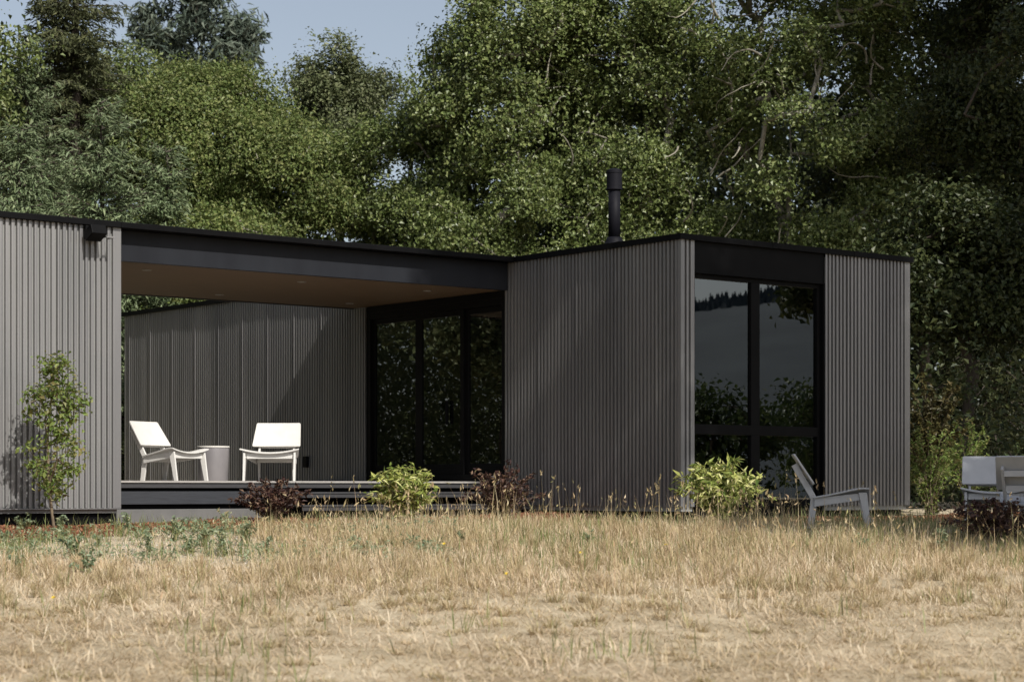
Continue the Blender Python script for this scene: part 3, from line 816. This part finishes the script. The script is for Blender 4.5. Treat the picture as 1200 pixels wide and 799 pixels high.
keep = ~((lx > -3.9) & (lx < 0) & (ly > DF - .66)); p = p[keep]; n = len(p)
v, t = leaf_arrays(rng, np.column_stack([p, ground_z(p[:, 0], p[:, 1]) + .035 + .02 * rng.random(n)]), np.tile(np.array([0, 0, 1.]), (n, 1)), .05, .022, None, fold=.3)
o = np_obj('mulch', v, t, M['mulch_chip']); tag(o, 'reddish bark chips along the foot of the house', 'mulch', kind='stuff')

# 5. broad-leaved weeds: one low plant each
proto = []
for q in range(4):
    sd = 300 + q
    w_ = shrub('weed', 'x', (0, 0, 0), .26 + .05 * q, .34, 7 + q, 190, .045, .022, M['weed_leaf'], sd, 'weed', upright=.3, stem_m=M['green_blade'], low=.0)
    proto.append(w_)
spots = [(8, 640, .8), (28, 622, .8), (70, 632, .8), (88, 655, 1.1), (100, 672, 1.0), (116, 640, .7), (150, 628, .8), (205, 634, .9), (222, 648, .9), (238, 640, 1.0), (262, 652, .9), (288, 640, 1.0), (310, 648, .8),
         (20, 668, .8), (175, 650, .7), (262, 620, .8), (545, 640, .7), (1010, 645, .7), (1105, 650, .8), (690, 640, .6)]


def ground_at(px, py):
    for Y in np.arange(12, 30, .02):
        X = px_at(px, Y)
        if HZ + (CAMZ - float(ground_z(X, Y))) * F / Y <= py: return X, Y, float(ground_z(X, Y))
    return px_at(px, 24), 24., 0.


places = ['leftmost weed at the photo edge', 'by the left wing foot', 'under the maple sapling', 'in front of the maple sapling', 'lowest left on the bare soil', 'right of the sapling', 'below the left wing corner',
          'below the concrete footing', 'in the row left of the plum shrub', 'second in the row left of the plum shrub', 'nearest the straw left of the plum shrub', 'just left of the plum shrub', 'below the plum shrub',
          'on stony soil at far left', 'alone on the stony soil', 'against the deck footing', 'below the gold shrub in mid photo', 'in the grass below the side-on chair', 'below the seat at the right edge', 'among straw below the middle wall']
rw = R(77)
for q, (px, py, sc) in enumerate(spots):
    X_, Y_, Z_ = ground_at(px, py)
    w_ = proto[q % 4] if q < 4 else copy_tree(proto[q % 4])
    w_.location = (X_, Y_, Z_ - .01); w_.rotation_euler = (0, 0, rw.random() * 6.28); w_.scale = (sc, sc, sc)
    tag(w_, 'low grey-green leafy weed, ' + places[q], 'weed', 'weeds on the bare soil')
# the thin mat of smaller weeds between them reads as one ground cover
n = 420; wx = -6.6 + 6.4 * rw.random(n); wy = 19.8 + 4.8 * rw.random(n)
kp = (front_dist(wx, wy) > 1.1) & ~in_house(wx, wy, .3) & (noise2(wx, wy, 1.8, 71) > -.25) & (wx < -.6); wx, wy = wx[kp], wy[kp]; n = len(wx)
ti = np.repeat(np.arange(n), 34); k = len(ti); hh = (.03 + .15 * rw.random(n))[ti] * rw.random(k); aa = rw.random(k) * 6.28; rr = (.05 + .09 * rw.random(n))[ti] * np.sqrt(rw.random(k))
X_ = wx[ti] + rr * np.cos(aa); Y_ = wy[ti] + rr * np.sin(aa)
v, t = leaf_arrays(rw, np.column_stack([X_, Y_, ground_z(X_, Y_) + .012 + hh]), np.tile(np.array([0, 0, .9]), (k, 1)), .040, .018, None)
o = np_obj('weed_cover', v, t, M['weed_leaf']); tag(o, 'thin grey-green ground cover on the bare soil', 'ground cover', kind='stuff')


# 6. a few small yellow flowers
fp = [(62, 709, 'at far left in the straw'), (520, 641, 'below the gold shrub by the steps'), (593, 679, 'lowest, in the middle of the straw'), (680, 652, 'below the middle of the grey wall'), (780, 642, 'left of the big gold shrub')]
fl0 = None
for px, py, pl in fp:
    X_, Y_, Z_ = ground_at(px, py + 12)
    if fl0 is None:
        fl0 = empty('flower', (0, 0, 0))
        v, f = tubes(np.array([[0, 0, 0, .003, .01, 0, .07, .0025], [.01, 0, .07, .0025, .008, .004, .14, .002]]), 5); np_obj('stem', v, f, M['green_blade'], fl0, True)
        rr = R(5); ang = np.arange(16) * 2 * math.pi / 16
        ax = np.stack([np.cos(ang), np.sin(ang), .4 * np.ones(16)], 1); v, t = leaf_arrays(rr, np.array([.008, .004, .143]) + ax * .014, np.tile([0, 0, 1.], (16, 1)), .032, .012, ax, fold=.1)
        np_obj('petal', v, t, M['petal'], fl0); fo = fl0
    else: fo = copy_tree(fl0)
    fo.location = (X_, Y_, Z_ + .02); fo.scale = (.65, .65, .8); tag(fo, 'small yellow flower ' + pl, 'flower', 'yellow flowers in the straw')

# ------------------------------------------------------------------ planting by the house
def gz1(x, y): return float(ground_z(x, y))


for (px, Y, h, w, seed, lab) in ((474, 26.2, .84, .90, 41, 'round gold-and-green leafy shrub in front of the deck steps'), (845, 25.2, .90, 1.25, 42, 'wide gold-and-green leafy shrub in front of the big window')):
    x = px_at(px, Y); shrub('gold_shrub', lab, (x, Y, gz1(x, Y) - .01), h - gz1(x, Y) * .5, w, 80, 2300, .105, .032, M['gold_leaf'], seed, 'shrub', 'gold variegated shrubs', upright=.45)
for (px, Y, h, w, seed, lab) in ((319, 25.6, .64, .98, 51, 'dark plum-leaved shrub in front of the deck, below the facing chair'), (590, 25.8, .82, 1.12, 52, 'dark plum-leaved shrub at the corner where steps meet the grey wall'),
                                 (1165, 22.0, .52, 1.25, 53, 'dark plum-leaved shrub below the chairs at the right edge')):
    x = px_at(px, Y); shrub('plum_shrub', lab, (x, Y, gz1(x, Y) - .01), h, w, 60, 2000, .062, .032, M['plum_leaf'], seed, 'shrub', 'plum-leaved shrubs', upright=.3)
# maple sapling in front of the left wing
pm = CORNER + U * -6.98 + V * (YF - 1.3)
rngm = R(61)


def sap_pts(rg):
    z = .36 + 1.66 * rg.random(120) ** 1.1; w = np.interp(z, [.3, .6, .95, 1.35, 1.7, 2.1], [.15, .27, .40, .37, .30, .16])
    a = rg.random(120) * 6.28; r = w * (.35 + .65 * rg.random(120)) * (.75 + .35 * np.sin(z * 9))
    return np.column_stack([r * np.cos(a), r * np.sin(a), z]) + np.array([0, 0, 0.])


pmx = px_at(64, pm[1]); base = (pmx, pm[1], gz1(pmx, pm[1]) - .02)
broadleaf('maple_sapling', 'slender green maple sapling standing against the left wing', base, 1.7, None, 2900, M['sapling_leaf'], M['twig'], 61, ll=.05, lw=.03, spread=.08,
          pts=lambda rg: sap_pts(rg) + np.array(base), rmax=.022, r0=.0035, cat='sapling')
# shrubs right of the house
Yr = 31.0
shrub('rusty_shrub', 'tall thin rust-brown shrub beside the right end of the house', (px_at(1092, Yr), Yr, .1), 2.35, 1.15, 40, 3600, .085, .04, M['rust_leaf'], 71, 'shrub', upright=.7)
shrub('leafy_shrub', 'yellow-green leafy shrub at the foot of the right wing end', (px_at(1090, 29.8), 29.8, .08), 1.45, 1.05, 44, 2300, .06, .028, M['sapling_leaf'], 72, 'shrub', upright=.5)
shrub('leafy_shrub', 'green shrub with upright shoots behind the right-edge chairs', (px_at(1136, 28.5), 28.5, .08), 1.45, .85, 30, 1900, .065, .026, M['sapling_leaf'], 73, 'shrub', upright=.75)
shrub('leafy_shrub', 'bushy green shrub in the shade at the extreme right behind the chairs', (px_at(1192, 30.5), 30.5, .08), 1.1, 1.0, 30, 1500, .065, .03, M['understory'], 74, 'shrub', upright=.5)

# ------------------------------------------------------------------ trees behind the house
GT = 'trees behind the house'
def oak(label, px, Y, pyc, rx, rz, ry, n, seed, leafm='oak_leaf', lobes=34, th=None, bark='bark_oak', **k):
    x = px_at(px, Y); zc = pz_at(pyc, Y)
    return broadleaf('oak_tree', label, (x, Y, .1), th or zc * .95, [((x, Y, zc), (rx, ry, rz), lobes)], n, M[leafm], M[bark], seed, group=GT, r0=.016, **{'bare': .16, **k})


BX = dict(box=True, lobe=.22, per=8, spread=.31, rmax=.16, ll=.076, lw=.054)
oak('big dark green oak left of the chimney flue, rising past the top edge', 606, 45.5, 150, 2.35, 7.2, 2.0, 190000, 101, lobes=105, th=8.5, limbs=16, bare=.03, **BX)
oak('big grey-green oak straight behind the chimney flue, pale limbs showing', 752, 46.0, 150, 2.6, 7.4, 2.0, 210000, 102, bare=.04, limbs=34, lobes=110, th=8.5, **BX)
oak('big oak behind the big window wing, with twisted pale limbs', 925, 44.5, 150, 2.6, 7.2, 2.0, 130000, 103, bare=.26, limbs=46, lobes=80, th=8.5, **BX)
oak('mid-sized oak crown between the pale ash and the big oaks', 478, 46.5, 268, 1.5, 2.9, 1.6, 70000, 109, bare=.05, lobes=44, th=5, **BX)
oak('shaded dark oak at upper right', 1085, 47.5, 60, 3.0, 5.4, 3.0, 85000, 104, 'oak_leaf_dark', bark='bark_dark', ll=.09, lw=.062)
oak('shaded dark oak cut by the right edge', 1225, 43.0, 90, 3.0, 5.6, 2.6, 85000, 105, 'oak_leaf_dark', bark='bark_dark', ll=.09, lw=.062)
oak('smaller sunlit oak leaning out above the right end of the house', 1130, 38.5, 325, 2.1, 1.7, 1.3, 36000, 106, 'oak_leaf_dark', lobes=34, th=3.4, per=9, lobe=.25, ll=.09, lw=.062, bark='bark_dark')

def soft(name, label, px, Y, pyc, rx, rz, ry, n, seed, leafm, nlobes=30, **k):
    x = px_at(px, Y); zc = pz_at(pyc, Y)
    return broadleaf(name, label, (x, Y, .1), zc * .95, [((x, Y, zc), (rx, ry, rz), nlobes)], n, M[leafm], M['bark_oak'], seed, group=GT, **k)


soft('maple_tree', 'bright yellow-green maple left of centre, below the distant pine', 228, 47.5, 190, 2.0, 2.6, 1.9, 120000, 121, 'maple_leaf', ll=.07, lw=.046)
soft('maple_tree', 'yellow-green maple with dry twigs above the breezeway roof', 345, 46.5, 235, 1.9, 2.35, 1.7, 95000, 122, 'maple_leaf', bare=.2, ll=.07, lw=.044)
soft('maple_tree', 'low yellow-green maple close behind the open breezeway', 205, 45.0, 330, 2.6, 2.0, 1.5, 60000, 123, 'maple_leaf', ll=.075, lw=.05)
soft('ash_tree', 'tall airy pale ash standing against the sky left of the oaks', 398, 54.0, 168, 1.6, 3.4, 1.5, 56000, 124, 'tall_leaf', nlobes=34, lobe=.30, bare=.15, spread=.28, ll=.085, lw=.05)


soft('ash_tree', 'olive tree between the dark fir and the bright maple', 140, 52, 150, 1.7, 2.5, 1.5, 40000, 125, 'oak_leaf', ll=.09, lw=.055)
soft('ash_tree', 'olive tree filling the gap behind the left-edge spruces', 38, 51, 175, 1.9, 2.6, 1.5, 40000, 126, 'oak_leaf_dark', ll=.09, lw=.055)


def con(name, label, px, Y, pytop, rb, leafm, seed, **k):
    x = px_at(px, Y); return conifer(name, label, (x, Y, .1), pz_at(pytop, Y), rb, M[leafm], seed, group=GT, **k)


con('fir_tree', 'dark ragged fir with drooping boughs rising past the top edge at left', 88, 46, -190, 2.3, 'fir_needle', 131, droop=.6, dens=190, power=.55, nb=11, spray=.13)
soft('oak_tree', 'oak at the left photo edge with a leafy bough hanging into the sky', -62, 42, 40, 1.75, 3.0, 1.5, 26000, 132, 'oak_leaf', ll=.10, lw=.065)
con('spruce_tree', 'dark green spruce low at the left edge, top below the sky', 30, 43, 38, 2.2, 'spruce_needle', 133, dens=119, power=.7)
con('spruce_tree', 'grey-blue spruce over the left wing roof, with pointed low top', 118, 40.5, 118, 2.3, 'spruce_needle', 134, dens=136, power=.6)
con('spruce_tree', 'short grey-blue spruce just over the roof left of the maple', 195, 41.0, 165, 1.9, 'spruce_needle', 135, dens=136, power=.6)
con('spruce_tree', 'grey-blue spruce low over the roof at far left', 22, 39.5, 150, 2.0, 'spruce_needle', 136, dens=136, power=.6)
x, y = px_at(236, 76), 76
broadleaf('pine_tree', 'distant blue-green pine silhouetted on the sky above the maple', (x, y, .1), 17.5, [((x, y, 17.0), (2.5, 2.2, 3.6), 26), ((x + .2, y, 21.5), (1.4, 1.3, 2.0), 8)], 15000, M['blue_needle'], M['bark_dark'], 137,
          ll=.34, lw=.085, lobe=.26, per=8, spread=.34, group=GT)
con('fir_tree', 'deep shaded fir between the oaks at the right edge', 1165, 51, -160, 2.6, 'fir_needle', 138, droop=.4, dens=93)

# undergrowth and far woods behind, reads as one dark mass
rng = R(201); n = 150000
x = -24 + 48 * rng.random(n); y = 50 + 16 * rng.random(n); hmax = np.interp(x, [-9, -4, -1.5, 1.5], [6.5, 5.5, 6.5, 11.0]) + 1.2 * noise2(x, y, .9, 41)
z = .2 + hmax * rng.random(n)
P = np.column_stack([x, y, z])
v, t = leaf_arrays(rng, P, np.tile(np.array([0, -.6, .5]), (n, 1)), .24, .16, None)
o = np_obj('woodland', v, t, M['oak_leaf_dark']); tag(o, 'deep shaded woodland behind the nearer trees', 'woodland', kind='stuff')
for (x, y, h, seed, lab) in ((-17.5, 27.0, 12.5, 321, 'tall dark oak outside the frame beyond the left wing'), (-21.0, 34.5, 13.5, 322, 'tallest oak outside the frame at far left, behind the left wing'), (-19.0, 18.5, 11.0, 323, 'oak outside the frame on the left side of the meadow'), (-15.5, 43.5, 14.0, 324, 'oak outside the frame behind the left wing roof')):
    broadleaf('oak_tree', lab, (x, y, 0), h * .8, [((x, y, h * .58), (4.2, 4.2, h * .44), 60)], 52000, M['tall_leaf'], M['bark_dark'], seed, ll=.13, lw=.09, per=8, box=True, lobe=.24)
n = 170000
P = np.column_stack([-38 + 13 * rng.random(n), 31 + 16 * rng.random(n), 9.5 * rng.random(n)])
v, t = leaf_arrays(rng, P, np.tile(np.array([.7, -.4, .4]), (n, 1)), .11, .075, None)
o = np_obj('woodland', v, t, M['tall_leaf']); tag(o, 'shaded woodland left of the frame, mirrored in the sliding doors', 'woodland', kind='stuff')
n = 44000
x = np.concatenate([3.0 + 14 * rng.random(n // 2), -16 + 20 * rng.random(n // 2)]); y = np.concatenate([33 + 7 * rng.random(n // 2), 42 + 3 * rng.random(n // 2)])
keep = ~in_house(x, y, .4) & ((x > 6.4) | (y > 42)); x, y = x[keep], y[keep]; n = len(x)
P = np.column_stack([x, y, .1 + np.where(x > 6.4, 2.9, 1.7) * (1 + .35 * noise2(x, y, 1.4, 44)) * rng.random(n)])
v, t = leaf_arrays(rng, P, np.tile(np.array([0, -.4, .7]), (n, 1)), .10, .06, None)
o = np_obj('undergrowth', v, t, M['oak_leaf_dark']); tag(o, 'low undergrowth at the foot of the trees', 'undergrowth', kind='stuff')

# ------------------------------------------------------------------ trees outside the frame: they shade the right wing and show in its glass
NV = np.array([S[1], -S[0]]) / math.hypot(S[0], S[1]); NV = -NV           # across the sun direction, towards the right
DV = np.array([S[0], S[1]]) / math.hypot(S[0], S[1]); TE = math.tan(SUN_EL)


def shade_pts(d0, blobs, L):
    """attractors of a crown that shades, in the vertical sheet across the sun through corner line d0, the blobs (n, z, half n, half z, count)"""
    def fn(rg):
        out = []
        for (n0, z0, hn, hz, cnt) in blobs:
            q = rg.normal(0, 1, (cnt, 3)); q /= np.linalg.norm(q, axis=1, keepdims=True); q *= rg.random((cnt, 1)) ** (1 / 3)
            nn = n0 + q[:, 0] * hn; zz = z0 + q[:, 1] * hz; dd = L + q[:, 2] * 2.0
            xy = nn[:, None] * NV + (d0 + dd)[:, None] * DV
            out.append(np.column_stack([xy, zz + dd * TE]))
        return np.concatenate(out)
    return fn


d0 = float(CORNER @ DV)
ctr = 18.4 * NV + (d0 + 15) * DV
broadleaf('oak_tree', 'tall oak outside the frame whose crown shades the right wing', (ctr[0] + 1.0, ctr[1], -.4), 14.5, None, 34000, M['oak_leaf'], M['bark_oak'], 301, pts=shade_pts(d0, ((19.0, 2.3, 2.4, 2.1, 250), (16.3, 3.6, .9, 2.9, 30), (15.5, 6.7, .75, .8, 60)), 15.0), ll=.13, lw=.09, spread=.26)
dc = float(np.array([3.9, 24.0]) @ DV); ctr = 17.6 * NV + (dc + 11) * DV
broadleaf('oak_tree', 'leaning oak outside the frame whose crown shades the patio chairs', (ctr[0] + 1.2, ctr[1] - .5, -.5), 9.5, None, 42000, M['oak_leaf'], M['bark_oak'], 302, pts=shade_pts(dc, ((16.1, .1, .8, .8, 60), (17.8, -.3, 1.4, 1.3, 130), (17.0, -1.9, 1.2, 1.1, 120)), 11.0), ll=.13, lw=.09, spread=.26)
x, y = 17.5, 33.0
broadleaf('oak_tree', 'broad oak outside the frame at right, shading the woods', (x, y, .1), 17, [((x, y, 19.0), (5.5, 4.0, 6.5), 50), ((x - 2, y, 11.0), (4.0, 3.0, 3.0), 20)], 70000, M['oak_leaf_dark'], M['bark_oak'], 303, ll=.16, lw=.11)
for (x, y, h, w, seed, lab) in ((23, 24.2, 3.0, 3.2, 311, 'green bush outside the frame, mirrored low in the big window'), (27, 26.5, 3.3, 3.4, 312, 'second green bush outside the frame, mirrored in the window')):
    broadleaf('bush', lab, (x, y, 0), 1.6, [((x, y, h * .55), (w * .5, w * .5, h * .48), 16)], 5000, M['understory'], M['twig'], seed, ll=.14, lw=.09, per=8, cat='bush')
broadleaf('oak_tree', 'spreading oak outside the frame beside the patio, shading the dark corner right of the house', (15.6, 29.5, 0), 8.5, [((15.2, 28.8, 10.6), (4.3, 3.6, 3.6), 34), ((14.6, 27.3, 4.3), (.55, .5, .5), 3)], 34000, M['oak_leaf_dark'], M['bark_oak'], 313, ll=.14, lw=.09)

# wooded hill far to the right, seen only mirrored in the window
n = 300; ph = np.linspace(-75, 75, n); rg = R(9)
ridge = lambda p: np.clip((75 - np.abs(p)) / 40, 0, 1) ** .7 * 50 + 3 + 5 * np.sin(p * .05) - p * .14 + 1.5 * np.sin(p * .31) + .8 * np.sin(p * .83)
rows = []
for dist, hf in ((300, 0.0), (360, .25), (430, .6), (500, .9), (540, 1.0), (640, .7), (760, .0)):
    a = np.radians(ph) - .11
    rows.append(np.column_stack([dist * np.cos(a), 20 + dist * np.sin(a), ridge(ph) * hf - 1.5]))
v = np.concatenate(rows); f = [[k * n + q, k * n + q + 1, (k + 1) * n + q + 1, (k + 1) * n + q] for k in range(6) for q in range(n - 1)]
hm = mat('hill_forest_haze', (.040, .052, .058), (.060, .076, .082), rough=.95, scale=.06)  # bluish tone puts distance haze into hill and ridge trees
o = np_obj('hill', v, np.array(f), hm, None, True); o['kind'] = 'structure'
n = 2600; p = -25 + 50 * rg.random(n); dd = 505 + 40 * rg.random(n); a = np.radians(p) - .11; h = 2.0 + 2.6 * rg.random(n) ** 1.6; z = ridge(p) * np.interp(dd, [500, 540, 640], [.9, 1, .7]) - 2
c = np.column_stack([dd * np.cos(a), 20 + dd * np.sin(a), z])
segs = np.concatenate([c, (1.0 + .5 * rg.random((n, 1))), c + np.column_stack([np.zeros(n), np.zeros(n), h]), np.full((n, 1), .05)], 1)
v, f = tubes(segs, 5); o = np_obj('ridge_forest', v, f, hm); tag(o, 'far conifers along the ridge of the wooded hill', 'forest', kind='stuff')

# ------------------------------------------------------------------ light, sky, camera
w = bpy.data.worlds.new('World'); scene.world = w; w.use_nodes = True
nt = w.node_tree; sk = nt.nodes.new('ShaderNodeTexSky'); sk.sky_type = 'NISHITA'; sk.sun_disc = False
sk.sun_elevation = SUN_EL; sk.sun_rotation = SUN_AZ; sk.altitude = 50; sk.air_density = 1.0; sk.dust_density = 2.2; sk.ozone_density = 1.0
hs = nt.nodes.new('ShaderNodeHueSaturation'); hs.inputs['Saturation'].default_value = .62; hs.inputs['Value'].default_value = 1.12
nt.links.new(sk.outputs[0], hs.inputs['Color']); nt.links.new(hs.outputs[0], nt.nodes['Background'].inputs[0]); nt.nodes['Background'].inputs[1].default_value = .09
sl = bpy.data.lights.new('sun', 'SUN'); sl.energy = 4.4; sl.angle = rad(.53); sl.color = (1.0, .955, .875)
so_ = bpy.data.objects.new('sun', sl); col.objects.link(so_); so_.rotation_euler = Vector(S).to_track_quat('Z', 'Y').to_euler(); so_.location = (20, -10, 40)

cam = bpy.data.cameras.new('camera'); co = bpy.data.objects.new('camera', cam); col.objects.link(co); scene.camera = co
co.location = (0, 0, CAMZ); co.rotation_euler = (math.pi / 2, 0, 0)
cam.sensor_fit = 'HORIZONTAL'; cam.sensor_width = 36; cam.lens = F / 1200 * 36; cam.shift_y = (HZ - 399.5) / 1200
cam.clip_start = .1; cam.clip_end = 3000
cam.dof.use_dof = True; cam.dof.focus_distance = 27; cam.dof.aperture_fstop = 2.8
vs = scene.view_settings; vs.view_transform = 'Standard'; vs.look = 'None'; vs.exposure = 0.22; vs.gamma = 1.0; vs.use_curve_mapping = False
cy = scene.cycles
cy.max_bounces = 6; cy.diffuse_bounces = 3; cy.glossy_bounces = 4; cy.transmission_bounces = 4; cy.transparent_max_bounces = 8
cy.use_denoising = True; cy.denoising_input_passes = 'RGB_ALBEDO_NORMAL'; cy.denoising_prefilter = 'ACCURATE'; cy.sample_clamp_indirect = 6; cy.caustics_reflective = False; cy.caustics_refractive = False
